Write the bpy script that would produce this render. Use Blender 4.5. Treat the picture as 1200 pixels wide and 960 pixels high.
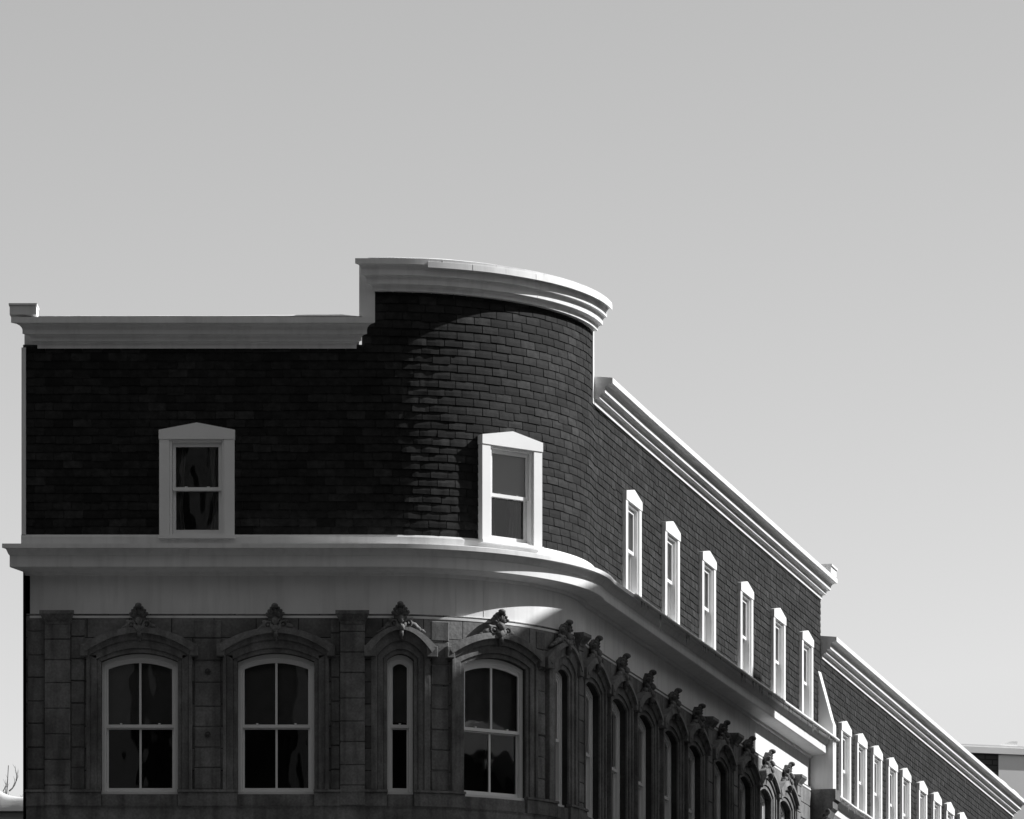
import bpy, math, random
from mathutils import Vector, Matrix, noise
random.seed(7)
scene = bpy.context.scene
for o in list(bpy.data.objects): bpy.data.objects.remove(o)
COL = scene.collection
# ------------------------------------------------------------------ units
# lengths are worked out in "facade units": 80 of them make one metre
F = 5660.0
HZ = 1630.0
U = 1/80.0
EYE = 1.7
SUN_EL, SUN_B = 38.0, 7.0
# ------------------------------------------------------------------ camera
cam = bpy.data.cameras.new('camera'); cam_o = bpy.data.objects.new('camera', cam); COL.objects.link(cam_o)
cam_o.location = (0, 0, EYE); cam_o.rotation_euler = (math.radians(90), 0, 0)
cam.sensor_width = 36; cam.lens = 36*F/1200; cam.shift_y = (HZ-480)/1200
cam.clip_start = 0.5; cam.clip_end = 5000
scene.camera = cam_o
scene.render.resolution_x = 1024; scene.render.resolution_y = 819
# ------------------------------------------------------------------ light
w = bpy.data.worlds.new("World"); scene.world = w; w.use_nodes = True
nt = w.node_tree; nt.nodes.clear()
sky = nt.nodes.new('ShaderNodeTexSky'); sky.sky_type = 'NISHITA'; sky.sun_disc = False
sky.sun_elevation = math.radians(SUN_EL); sky.sun_rotation = math.radians(90-SUN_B)
sky.air_density = 1.0; sky.dust_density = 0.4; sky.ozone_density = 1.0
bw = nt.nodes.new('ShaderNodeRGBToBW')
pw = nt.nodes.new('ShaderNodeMath'); pw.operation = 'MINIMUM'; pw.inputs[1].default_value = 4.4
bgn = nt.nodes.new('ShaderNodeBackground'); bgn.inputs['Strength'].default_value = 0.132
wo = nt.nodes.new('ShaderNodeOutputWorld')
nt.links.new(sky.outputs[0], bw.inputs[0]); nt.links.new(bw.outputs[0], pw.inputs[0])
nt.links.new(pw.outputs[0], bgn.inputs['Color']); nt.links.new(bgn.outputs[0], wo.inputs[0])
sl = bpy.data.lights.new('sun', 'SUN'); sl.energy = 5.0; sl.angle = math.radians(0.5); sl.color = (1, 1, 1)
so = bpy.data.objects.new('sun', sl); COL.objects.link(so)
e_, b_ = math.radians(SUN_EL), math.radians(SUN_B)
SD = Vector((math.cos(e_)*math.cos(b_), math.cos(e_)*math.sin(b_), math.sin(e_)))
so.rotation_euler = SD.to_track_quat('Z', 'Y').to_euler(); so.location = SD*60
vs = scene.view_settings; vs.view_transform = 'Standard'; vs.look = 'None'; vs.gamma = 1.0; vs.use_curve_mapping = False
vs.exposure = 0.38

# ------------------------------------------------------------------ materials
def newmat(name):
    m = bpy.data.materials.new(name); m.use_nodes = True
    n = m.node_tree.nodes; b = n['Principled BSDF']
    return m, m.node_tree, b
def N(nt, t, **k):
    n = nt.nodes.new(t)
    for a, v in k.items(): setattr(n, a, v)
    return n
def coords(nt, kind='Object', scale=(1, 1, 1)):
    tc = N(nt, 'ShaderNodeTexCoord'); mp = N(nt, 'ShaderNodeMapping'); mp.inputs['Scale'].default_value = scale
    nt.links.new(tc.outputs[kind], mp.inputs[0]); return mp.outputs[0]
def noise_ramp(nt, vec, scale, lo, hi, a=0.3, b=0.7, detail=6):
    n = N(nt, 'ShaderNodeTexNoise'); n.inputs['Scale'].default_value = scale; n.inputs['Detail'].default_value = detail
    nt.links.new(vec, n.inputs['Vector'])
    r = N(nt, 'ShaderNodeMapRange'); r.inputs[1].default_value = a; r.inputs[2].default_value = b
    r.inputs[3].default_value = lo; r.inputs[4].default_value = hi
    nt.links.new(n.outputs['Fac'], r.inputs[0]); return r.outputs[0], n.outputs['Fac']
def mul(nt, a, b, op='MULTIPLY'):
    m = N(nt, 'ShaderNodeMath'); m.operation = op
    for i, x in enumerate((a, b)):
        if isinstance(x, (int, float)): m.inputs[i].default_value = x
        else: nt.links.new(x, m.inputs[i])
    return m.outputs[0]
def bump(nt, b, h, strength, dist=0.01, prev=None):
    bp = N(nt, 'ShaderNodeBump'); bp.inputs['Strength'].default_value = strength; bp.inputs['Distance'].default_value = dist
    nt.links.new(h, bp.inputs['Height'])
    if prev: nt.links.new(prev, bp.inputs['Normal'])
    nt.links.new(bp.outputs[0], b.inputs['Normal']); return bp.outputs[0]
def simple(name, base, rough=0.6, var=0.15, sc=6.0, bs=0.15, streak=0.0, fine=0.0):
    m, nt, b = newmat(name); v = coords(nt)
    c, _ = noise_ramp(nt, v, sc, base*(1-var), base*(1+var))
    if fine: c = mul(nt, c, noise_ramp(nt, v, sc*5, 1-fine, 1+fine, 0.35, 0.65)[0]); c = mul(nt, c, noise_ramp(nt, v, sc*30, 1-fine, 1+fine, 0.35, 0.65)[0])
    _, f2 = noise_ramp(nt, v, sc*8, 0, 1)
    if streak:
        v2 = coords(nt, 'Object', (5, 5, 0.5)); s, _ = noise_ramp(nt, v2, 1.6, 1-streak, 1.0, 0.32, 0.52)
        c = mul(nt, c, s)
    nt.links.new(c, b.inputs['Base Color']); b.inputs['Roughness'].default_value = rough
    bump(nt, b, f2, bs, 0.01); return m
M = {}
M['paint'] = simple('white_paint', 0.76, 0.5, 0.06, 1.5, 0.08, streak=0.11)
M['frame'] = simple('window_paint', 0.84, 0.45, 0.03, 3, 0.05)
M['stone'] = simple('sandstone', 0.165, 0.9, 0.4, 1.0, 0.7, streak=0.4, fine=0.16)
M['carved'] = simple('carved_sandstone', 0.16, 0.9, 0.5, 5, 0.7, streak=0.3, fine=0.2)
M['snow'] = simple('snow', 0.88, 0.7, 0.03, 4, 0.3)
M['roofing'] = simple('roofing', 0.05, 0.9, 0.3, 2, 0.3)
M['asphalt'] = simple('asphalt', 0.05, 0.9, 0.3, 3, 0.4)
M['paving'] = simple('paving', 0.16, 0.9, 0.25, 2, 0.3)
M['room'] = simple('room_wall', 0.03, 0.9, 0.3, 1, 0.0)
M['curtain'] = simple('curtain_cloth', 0.42, 0.9, 0.12, 3, 0.1)
M['blind'] = simple('blind_cloth', 0.28, 0.9, 0.12, 3, 0.1)
M['metal'] = simple('rusty_iron', 0.05, 0.7, 0.4, 20, 0.4)
M['concrete'] = simple('concrete', 0.22, 0.9, 0.2, 2, 0.3)
M['panel'] = simple('pale_panel', 0.72, 0.5, 0.05, 1, 0.05)
M['bark'] = simple('bark', 0.08, 0.9, 0.3, 8, 0.4)
M['darkfacade'] = simple('dark_facade', 0.04, 0.8, 0.25, 1, 0.2)
# shingle: tone per shingle lives in a colour attribute
m, nt_, b = newmat('slate_shingle'); at = N(nt_, 'ShaderNodeAttribute'); at.attribute_name = 'tone'
v = coords(nt_); r1, f1 = noise_ramp(nt_, v, 2.2, 0.75, 1.25); r2, f2 = noise_ramp(nt_, v, 130, 0.55, 1.45); r3, _ = noise_ramp(nt_, v, 11, 0.6, 1.4, 0.35, 0.65)
c = mul(nt_, mul(nt_, mul(nt_, at.outputs['Fac'], r1), r2), r3)
nt_.links.new(c, b.inputs['Base Color']); b.inputs['Roughness'].default_value = 0.8; b.inputs['Specular IOR Level'].default_value = 0.25
bump(nt_, b, f2, 0.5, 0.006); M['shingle'] = m
# ashlar wall with joints (UV in metres)
m, nt_, b = newmat('ashlar_wall'); uv = N(nt_, 'ShaderNodeTexCoord')
br = N(nt_, 'ShaderNodeTexBrick'); br.inputs['Color1'].default_value = (.12,)*3+(1,); br.inputs['Color2'].default_value = (.23,)*3+(1,)
br.inputs['Mortar'].default_value = (.035,)*3+(1,); br.inputs['Scale'].default_value = 1; br.inputs['Mortar Size'].default_value = 0.008
br.inputs['Brick Width'].default_value = 0.62; br.inputs['Row Height'].default_value = 0.325; br.inputs['Mortar Smooth'].default_value = 0.3
nt_.links.new(uv.outputs['UV'], br.inputs['Vector']); v = coords(nt_)
r1, f1 = noise_ramp(nt_, v, 1.6, 0.6, 1.35); r2, f2 = noise_ramp(nt_, v, 22, 0.8, 1.18)
cb = N(nt_, 'ShaderNodeRGBToBW'); nt_.links.new(br.outputs['Color'], cb.inputs[0])
nt_.links.new(mul(nt_, mul(nt_, cb.outputs[0], r1), r2), b.inputs['Base Color']); b.inputs['Roughness'].default_value = 0.9
inv = mul(nt_, 1.0, br.outputs['Fac'], 'SUBTRACT'); p = bump(nt_, b, inv, 0.8, 0.012); bump(nt_, b, f2, 0.4, 0.01, p); M['ashlar'] = m
# brick
m, nt_, b = newmat('dark_brick'); uv = N(nt_, 'ShaderNodeTexCoord')
br = N(nt_, 'ShaderNodeTexBrick'); br.inputs['Color1'].default_value = (.035,)*3+(1,); br.inputs['Color2'].default_value = (.07,)*3+(1,)
br.inputs['Mortar'].default_value = (.015,)*3+(1,); br.inputs['Scale'].default_value = 1; br.inputs['Mortar Size'].default_value = 0.02
br.inputs['Brick Width'].default_value = 0.5; br.inputs['Row Height'].default_value = 0.16
nt_.links.new(uv.outputs['UV'], br.inputs['Vector']); nt_.links.new(br.outputs['Color'], b.inputs['Base Color']); b.inputs['Roughness'].default_value = 0.9
M['brick'] = m
# glass
m, nt_, b = newmat('old_glass'); nt_.nodes.remove(b); out = nt_.nodes['Material Output']
tr = N(nt_, 'ShaderNodeBsdfTransparent'); tr.inputs[0].default_value = (.8,)*3+(1,)
gl = N(nt_, 'ShaderNodeBsdfGlossy'); gl.inputs['Roughness'].default_value = 0.015; gl.inputs['Color'].default_value = (1, 1, 1, 1)
fr = N(nt_, 'ShaderNodeFresnel'); fr.inputs[0].default_value = 1.62; mx = N(nt_, 'ShaderNodeMixShader')
v = coords(nt_, 'Object', (1.0, 1.0, 0.7)); _, f = noise_ramp(nt_, v, 2.6, 0, 1, detail=1)
bp = N(nt_, 'ShaderNodeBump'); bp.inputs['Strength'].default_value = 0.08; bp.inputs['Distance'].default_value = 0.025; nt_.links.new(f, bp.inputs['Height'])
nt_.links.new(bp.outputs[0], gl.inputs['Normal'])
nt_.links.new(fr.outputs[0], mx.inputs[0]); nt_.links.new(tr.outputs[0], mx.inputs[1]); nt_.links.new(gl.outputs[0], mx.inputs[2]); nt_.links.new(mx.outputs[0], out.inputs[0])
M['glass'] = m
m, nt_, b = newmat('ice'); b.inputs['Base Color'].default_value = (.75,)*3+(1,); b.inputs['Roughness'].default_value = 0.15; b.inputs['Transmission Weight'].default_value = 0.6; b.inputs['IOR'].default_value = 1.31
M['ice'] = m

# ------------------------------------------------------------------ plan path of the corner building
R1 = 258.0; A1 = math.radians(82); A2 = math.radians(75.65); R2 = 150.0; XS = -157.0; L0 = XS+573
ARC_END = L0+R1*A1; FIL_END = ARC_END+R2*(A1-A2)
def path1(s, off=0.0):
    if s < L0: x, y, a = -573+s, 0.0, 0.0
    elif s < ARC_END:
        a = (s-L0)/R1; x = XS+R1*math.sin(a); y = R1*(1-math.cos(a))
    else:
        x = XS+R1*math.sin(A1); y = R1*(1-math.cos(A1)); q = min(s, FIL_END)-ARC_END; a = A1-q/R2
        for i in range(8):
            t = A1-(i+.5)/8*q/R2; x += math.cos(t)*q/8; y += math.sin(t)*q/8
        if s > FIL_END: q = s-FIL_END; x += q*math.cos(a); y += q*math.sin(a)
    return x+off*math.sin(a), y-off*math.cos(a), a
END1 = 2277.0
_x, _y, _a = path1(END1)
A_B2 = math.atan2(5660, 1400)
def path2(s, off=0.0):
    a = A_B2; x = _x+s*math.cos(a); y = _y+s*math.sin(a)
    return x+off*math.sin(a), y-off*math.cos(a), a
def W(x, y, k): return ((x)*U, (F+y)*U, EYE+k*U)
def mapper(path): 
    def f(s, off, k):
        x, y, a = path(s, off); return W(x, y, k)
    return f
P1, P2 = mapper(path1), mapper(path2)
def LOC(u, off, k): return (u*U, -off*U, k*U)          # flat local frame: x along, y inward, z up
def frame(path, s, off=0.0, k=0.0):
    x, y, a = path(s, off); 
    return Matrix(((math.cos(a), -math.sin(a), 0, x*U), (math.sin(a), math.cos(a), 0, (F+y)*U), (0, 0, 1, EYE+k*U), (0, 0, 0, 1)))

# ------------------------------------------------------------------ mesh builder
class MB:
    def __init__(s): s.v = []; s.f = []; s.uv = []; s.t = []; s.hasuv = False; s.hast = False
    def face(s, pts, uv=None, tone=None):
        i = len(s.v); s.v += [tuple(p) for p in pts]; s.f.append(tuple(range(i, i+len(pts))))
        s.uv.append(uv); s.t.append(tone)
        if uv: s.hasuv = True
        if tone is not None: s.hast = True
    def box(s, f, a0, a1, o0, o1, k0, k1, n=1):
        for i in range(n):
            p, q = a0+(a1-a0)*i/n, a0+(a1-a0)*(i+1)/n
            s.face([f(p, o1, k0), f(q, o1, k0), f(q, o1, k1), f(p, o1, k1)])
            s.face([f(q, o0, k0), f(p, o0, k0), f(p, o0, k1), f(q, o0, k1)])
            s.face([f(p, o1, k1), f(q, o1, k1), f(q, o0, k1), f(p, o0, k1)])
            s.face([f(p, o0, k0), f(q, o0, k0), f(q, o1, k0), f(p, o1, k0)])
        s.face([f(a0, o0, k0), f(a0, o1, k0), f(a0, o1, k1), f(a0, o0, k1)])
        s.face([f(a1, o1, k0), f(a1, o0, k0), f(a1, o0, k1), f(a1, o1, k1)])
    def bevbox(s, f, a0, a1, o0, o1, k0, k1, b=0.8):
        # box whose front face is bevelled
        s.face([f(a0+b, o1, k0+b), f(a1-b, o1, k0+b), f(a1-b, o1, k1-b), f(a0+b, o1, k1-b)])
        c = [(a0, k0), (a1, k0), (a1, k1), (a0, k1)]; ci = [(a0+b, k0+b), (a1-b, k0+b), (a1-b, k1-b), (a0+b, k1-b)]
        for i in range(4):
            j = (i+1) % 4
            s.face([f(c[i][0], o1-b, c[i][1]), f(c[j][0], o1-b, c[j][1]), f(ci[j][0], o1, ci[j][1]), f(ci[i][0], o1, ci[i][1])])
            s.face([f(c[i][0], o0, c[i][1]), f(c[j][0], o0, c[j][1]), f(c[j][0], o1-b, c[j][1]), f(c[i][0], o1-b, c[i][1])])
    def prism(s, f, poly, o0, o1):            # polygon in (a,k) pushed from o0 out to o1
        s.face([f(a, o1, k) for a, k in poly]); s.face([f(a, o0, k) for a, k in reversed(poly)])
        for i in range(len(poly)):
            j = (i+1) % len(poly)
            s.face([f(poly[i][0], o0, poly[i][1]), f(poly[j][0], o0, poly[j][1]), f(poly[j][0], o1, poly[j][1]), f(poly[i][0], o1, poly[i][1])])
    def strip(s, f, inner, outer, o0, o1, o1b=None):     # band between two curves of (a,k)
        if o1b is None: o1b = o1
        n = len(inner)
        for i in range(n-1):
            A, B, C, D = inner[i], inner[i+1], outer[i+1], outer[i]
            s.face([f(A[0], o1, A[1]), f(B[0], o1, B[1]), f(C[0], o1b, C[1]), f(D[0], o1b, D[1])])
            s.face([f(B[0], o1, B[1]), f(A[0], o1, A[1]), f(A[0], o0, A[1]), f(B[0], o0, B[1])])
            s.face([f(D[0], o1b, D[1]), f(C[0], o1b, C[1]), f(C[0], o0, C[1]), f(D[0], o0, D[1])])
        for i, fl in ((0, False), (n-1, True)):
            A, D = inner[i], outer[i]; q = [f(A[0], o0, A[1]), f(A[0], o1, A[1]), f(D[0], o1b, D[1]), f(D[0], o0, D[1])]
            s.face(q[::-1] if fl else q)
    def sweep(s, f, prof, stations, cut0=None, cut1=None):
        # prof: closed polygon of (off,k); stations: list of s; cut(off)-> s at the ends
        rings = []
        for i, st in enumerate(stations):
            c = cut0 if i == 0 and cut0 else (cut1 if i == len(stations)-1 and cut1 else None)
            rings.append([f(c(o) if c else st, o, k) for o, k in prof])
        n = len(prof)
        for r0, r1 in zip(rings, rings[1:]):
            for i in range(n):
                j = (i+1) % n; s.face([r0[i], r1[i], r1[j], r0[j]])
        s.face(rings[0]); s.face(rings[-1][::-1])
    def ell(s, f, c, r, rot=0.0, seg=10, rings=6, amp=0.0):
        ca, sa = math.cos(rot), math.sin(rot); g = []
        for i in range(rings+1):
            th = math.pi*i/rings; row = []
            for j in range(seg):
                ph = 2*math.pi*j/seg
                k = 1+amp*noise.noise(Vector((c[0]+i*1.7, c[2]+j*1.3, c[1])))
                x, y, z = r[0]*math.sin(th)*math.cos(ph)*k, r[1]*math.sin(th)*math.sin(ph)*k, r[2]*math.cos(th)*k
                row.append(f(c[0]+x*ca+z*sa, c[1]+y, c[2]-x*sa+z*ca))
            g.append(row)
        for i in range(rings):
            for j in range(seg): s.face([g[i][j], g[i][(j+1) % seg], g[i+1][(j+1) % seg], g[i+1][j]])
    def torus(s, f, c, R, r, seg=14, sides=7):
        g = [[f(c[0]+(R+r*math.cos(2*math.pi*j/sides))*math.cos(2*math.pi*i/seg), c[1]+r*1.6*math.sin(2*math.pi*j/sides), c[2]+(R+r*math.cos(2*math.pi*j/sides))*math.sin(2*math.pi*i/seg)) for j in range(sides)] for i in range(seg)]
        for i in range(seg):
            for j in range(sides): s.face([g[i][j], g[(i+1) % seg][j], g[(i+1) % seg][(j+1) % sides], g[i][(j+1) % sides]])
    def tube(s, pts, r, sides=8):
        rings = []
        for i, p in enumerate(pts):
            p = Vector(p); d = (Vector(pts[min(i+1, len(pts)-1)])-Vector(pts[max(i-1, 0)])).normalized()
            u = d.cross(Vector((0, 0, 1))); u = u.normalized() if u.length > 1e-4 else Vector((1, 0, 0)); v = d.cross(u)
            rr = r[i] if isinstance(r, (list, tuple)) else r
            rings.append([tuple(p+u*rr*math.cos(2*math.pi*j/sides)+v*rr*math.sin(2*math.pi*j/sides)) for j in range(sides)])
        for a, b in zip(rings, rings[1:]):
            for j in range(sides): s.face([a[j], a[(j+1) % sides], b[(j+1) % sides], b[j]])
        s.face(rings[0][::-1]); s.face(rings[-1])
    def mesh(s, name, mat, smooth=False, merge=False):
        me = bpy.data.meshes.new(name); me.from_pydata(s.v, [], s.f)
        if s.hasuv:
            l = me.uv_layers.new(name='uv'); i = 0
            for f, uv in zip(s.f, s.uv):
                for j in range(len(f)): l.data[i].uv = uv[j] if uv else (0, 0); i += 1
        if s.hast:
            ca = me.color_attributes.new('tone', 'FLOAT_COLOR', 'CORNER'); i = 0
            for f, t in zip(s.f, s.t):
                t = 0.02 if t is None else t
                for j in range(len(f)): ca.data[i].color = (t, t, t, 1); i += 1
        me.materials.append(mat)
        import bmesh
        bm = bmesh.new(); bm.from_mesh(me)
        if merge or smooth: bmesh.ops.remove_doubles(bm, verts=bm.verts, dist=1e-5)
        if merge or smooth: bmesh.ops.recalc_face_normals(bm, faces=bm.faces)
        bm.to_mesh(me); bm.free()
        if smooth:
            for p in me.polygons: p.use_smooth = True
        me.update(); return me
def link(me, name, parent=None, mw=None):
    o = bpy.data.objects.new(name, me); COL.objects.link(o)
    if parent is not None: put(o, parent, mw)
    elif mw is not None: o.matrix_world = mw
    return o
ROOTM = {}
def wm(o): return ROOTM.get(o.name, Matrix.Identity(4))
def put(o, parent, mw=None):
    mw = mw or Matrix.Identity(4); o.parent = parent; o.matrix_parent_inverse = wm(parent).inverted(); o.matrix_basis = mw; ROOTM[o.name] = mw
def part(mb, name, mat, parent, smooth=False, merge=False): return link(mb.mesh(name, M[mat], smooth, merge), name, parent)
def thing(name, label, cat, loc, group=None):
    o = bpy.data.objects.new(name, None); COL.objects.link(o); o.location = loc; o.empty_display_size = .5
    ROOTM[o.name] = Matrix.Translation(loc); o['label'] = label; o['category'] = cat
    if group: o['group'] = group
    return o
def tag(o, label, cat, kind=None):
    o['label'] = label; o['category'] = cat
    if kind: o['kind'] = kind
def stations(a, b, fine=4.0, straight=60.0, p1=True):
    out = [a]; s = a
    while s < b-1e-6:
        st = fine if (p1 and L0-6 < s < FIL_END+4) else straight
        if p1 and s < L0-6: st = min(st, L0-5-s)
        s = min(s+max(st, 1), b); out.append(s)
    return out

# ------------------------------------------------------------------ setting
mb = MB(); mb.face([(-2500, -600, 0), (2500, -600, 0), (2500, 3500, 0), (-2500, 3500, 0)])
g = part(mb, 'ground', 'asphalt', None); g['kind'] = 'structure'
mb = MB()
for a, b in zip(stations(-200, END1, 12), stations(-200, END1, 12)[1:]):
    mb.face([P1(a, 200, -136+11), P1(b, 200, -136+11), P1(b, -30, -136+11), P1(a, -30, -136+11)])
    mb.face([P1(a, 200, -136), P1(b, 200, -136), P1(b, 200, -136+11), P1(a, 200, -136+11)])
for a, b in ((0, 2200),):
    mb.face([P2(a, 200, -125), P2(b, 200, -125), P2(b, -30, -125), P2(a, -30, -125)])
    mb.face([P2(a, 200, -136), P2(b, 200, -136), P2(b, 200, -125), P2(a, 200, -125)])
g = part(mb, 'pavement', 'paving', None); g['kind'] = 'structure'

# ------------------------------------------------------------------ generic facade pieces
def cornice_prof(k0):
    p = [(-6, 0), (3, 0), (3, 5), (3.6, 6), (5.5, 7.1), (9, 7.6), (9, 11.5), (9.6, 12.6), (11.5, 13.8), (15.5, 14.3), (15.5, 19), (16.2, 21.4), (18, 23.6), (20.5, 24.8), (25, 25.2), (25, 32), (0, 34.5), (-6, 34.5)]
    return [(o, k0+k) for o, k in p]
def round_prof(k0):
    p = [(-6, -2), (8, -2), (8, 1.8), (9, 3.6), (11, 4.6), (14, 5), (14, 10), (14.5, 12), (16, 13.8), (19, 14.2), (19, 20.5), (19.6, 23), (21.5, 25), (25, 25.8), (25, 32), (0, 34.5), (-6, 34.5)]
    return [(o, k0+k) for o, k in p]
def belt_prof(d=0.0):
    p = [(-12, 957), (-8, 957), (-7, 960.5), (13, 962.8), (14, 963.6), (14, 976.5), (15, 977), (16, 978), (18, 981), (19.5, 983.2), (25, 983.6), (25, 988.6), (0, 991), (-12, 991)]
    return [(o, k+d) for o, k in p]
def wall_sheet(mb, f, s0, s1, k0, k1, off, ops, depth, fine, p1=True):
    """wall with openings; ops = (centre, half width, bottom, spring, rise)"""
    cuts = set(stations(s0, s1, fine, 60, p1))
    for c, hw, kb, ks, ri in ops:
        for i in range(13): cuts.add(c-hw+2*hw*i/12)
    cuts = sorted(cuts); cuts = [c for i, c in enumerate(cuts) if i == 0 or c-cuts[i-1] > 1e-4]
    def q(a, b, ka0, ka1, kb0, kb1):
        mb.face([f(a, off, ka0), f(b, off, kb0), f(b, off, kb1), f(a, off, ka1)], uv=[(a*U, ka0*U), (b*U, kb0*U), (b*U, kb1*U), (a*U, ka1*U)])
    for a, b in zip(cuts, cuts[1:]):
        mid = (a+b)/2; hit = None
        for op in ops:
            if abs(mid-op[0]) < op[1]: hit = op
        if not hit: q(a, b, k0, k1, k0, k1); continue
        c, hw, kb, ks, ri = hit
        top = lambda s: ks+ri*(1-((s-c)/hw)**2)
        q(a, b, k0, kb, k0, kb); q(a, b, top(a), k1, top(b), k1)
        mb.face([f(a, off-depth, top(a)), f(b, off-depth, top(b)), f(b, off, top(b)), f(a, off, top(a))])
        mb.face([f(a, off, kb), f(b, off, kb), f(b, off-depth, kb), f(a, off-depth, kb)])
    for c, hw, kb, ks, ri in ops:
        mb.face([f(c-hw, off-depth, kb), f(c-hw, off, kb), f(c-hw, off, ks), f(c-hw, off-depth, ks)])
        mb.face([f(c+hw, off, kb), f(c+hw, off-depth, kb), f(c+hw, off-depth, ks), f(c+hw, off, ks)])
def shingles(mb, f, s0, s1, k0, top, ops, curl=None, W0=22.0, H0=9.7):
    j = 0; k = k0
    while True:
        s = s0-(W0/2 if j % 2 else 0)-random.uniform(0, 2)
        anyrow = False
        while s < s1:
            w_ = W0+random.uniform(-1.2, 1.2); a, b = max(s+.5, s0), min(s+w_-.5, s1); s += w_
            if b-a < 1.5: continue
            mid = (a+b)/2; kt = min(k+H0+1.2, top(mid))
            if k >= top(mid)-.5: continue
            anyrow = True
            skip = False
            for c, hw, kb, ks in ops:
                if kb-2 < k+H0/2 < ks:
                    if abs(mid-c) < hw: 
                        if a < c-hw-2: b = c-hw-.5
                        elif b > c+hw+2: a = c+hw+.5
                        else: skip = True
                    elif a < c+hw < b: a = c+hw+.5
                    elif a < c-hw < b: b = c-hw-.5
            if skip or b-a < 1.5: continue
            cu = curl(mid, k) if curl else 0.0
            tone = 0.0145*random.choice((0.45, 0.7, 0.9, 1, 1.15, 1.6))*random.uniform(.85, 1.15)*(1+.5*noise.noise(Vector((mid*.02, k*.03, 2))))
            n = 4; lo = []; hi = []; md = []
            base = 1.15+random.uniform(0, .5); kk = k+random.uniform(-.5, .5)+(random.uniform(-1.3, -.6) if random.random() < .05 else 0)
            ph = random.uniform(0, 6.28)
            for i in range(n+1):
                p = a+(b-a)*i/n
                o = base+random.uniform(-.1, .1)+cu*(1.0+.6*math.sin(ph+i*1.1))*random.uniform(.8, 1)
                lo.append((p, o, kk)); md.append((p, (o*.55+.5)+cu*random.uniform(0, .4), kk+H0*.45)); hi.append((p, .45, kt))
            for i in range(n):
                mb.face([f(*lo[i]), f(*lo[i+1]), f(*md[i+1]), f(*md[i])], tone=tone)
                mb.face([f(*md[i]), f(*md[i+1]), f(*hi[i+1]), f(*hi[i])], tone=tone)
                mb.face([f(lo[i][0], 0, kk), f(lo[i+1][0], 0, kk), f(*lo[i+1]), f(*lo[i])], tone=tone*.8)
            mb.face([f(a, 0, kk), f(*lo[0]), f(*md[0]), f(*hi[0])], tone=tone*.8)
            mb.face([f(b, 0, kk), f(*hi[-1]), f(*md[-1]), f(*lo[-1])], tone=tone*.8)
        j += 1; k += H0
        if not anyrow: break

# ---- mansard window (flat, local frame; origin at wall plane on the level of K=0 of the wall, z from sill)
# local K: 0 = sill bottom, 134 = apex
def arc_pts(hw, ks, rise, n=12): return [(hw*(-1+2*i/n), ks+rise*(1-(-1+2*i/n)**2)) for i in range(n+1)]
def mk_mansard_meshes():
    d = {}
    b = MB()
    b.box(LOC, -44, -32, -3, 6, 3.5, 116); b.box(LOC, 32, 44, -3, 6, 3.5, 116)
    b.prism(LOC, [(-44.6, 116.2), (44.6, 116.2), (44.6, 127), (0, 135.5), (-44.6, 127)], -3, 7)
    b.box(LOC, -45, 45, -3, 8.5, 0, 3.3)
    # inner jamb lining
    b.box(LOC, -31.8, -29, -10, 3.5, 3.5, 116); b.box(LOC, 29, 31.8, -10, 3.5, 3.5, 116); b.box(LOC, -28.8, 28.8, -10, 3.5, 113, 116); b.box(LOC, -28.8, 28.8, -10, 2.5, 3.5, 6)
    d['window'] = b.mesh('mansard_window_casing', M['frame'])
    def sash(k0, k1, o, bot, topw):
        b = MB(); fr = 3.6
        b.box(LOC, -28.6, -28.6+fr, o-2, o+1, k0, k1); b.box(LOC, 28.6-fr, 28.6, o-2, o+1, k0, k1)
        b.box(LOC, -28.6+fr, 28.6-fr, o-2, o+1, k0, k0+bot); b.box(LOC, -28.6+fr, 28.6-fr, o-2, o+1, k1-topw, k1)
        return b
    b = sash(57, 112.8, -1.5, 4, 4.5); d['upper_sash'] = b.mesh('upper_sash', M['frame'])
    b = sash(6.2, 60.5, -5.5, 5.5, 3.5)
    for u in (-13, 13): b.box(LOC, u-1.6, u+1.6, -5, -2.2, 60.5, 62.2)
    d['lower_sash'] = b.mesh('lower_sash', M['frame'])
    for nm, k0, k1, o in (('pane', 60, 109, -2.2), ('pane_low', 11, 58, -6.2)):
        b = MB(); b.face([LOC(-26, o, k0), LOC(26, o, k0), LOC(26, o, k1), LOC(-26, o, k1)]); d[nm] = b.mesh('window_pane', M['glass'])
    for v in range(3):
        rnd = random.Random(v+3); b = MB(); n = 40; ph = rnd.uniform(0, 6)
        for side in (-1, 1):
            wd = (15, 22, 27)[v]
            for i in range(n):
                def cpt(i, k, flare): 
                    t = i/n; u = side*(29-wd*t*flare); return LOC(u, -14+1.8*math.sin(t*22+ph+k*.01)+.8*math.sin(t*47), k)
                for ka, kb_, fa, fb in ((4, 40, 1.0, .75), (40, 75, .75, .85), (75, 114, .85, 1.05)):
                    b.face([cpt(i, ka, fa), cpt(i+1, ka, fa), cpt(i+1, kb_, fb), cpt(i, kb_, fb)])
        d['curtain%d' % v] = b.mesh('curtain', M['curtain'])
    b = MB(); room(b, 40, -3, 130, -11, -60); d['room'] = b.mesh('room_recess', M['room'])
    return d
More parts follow.
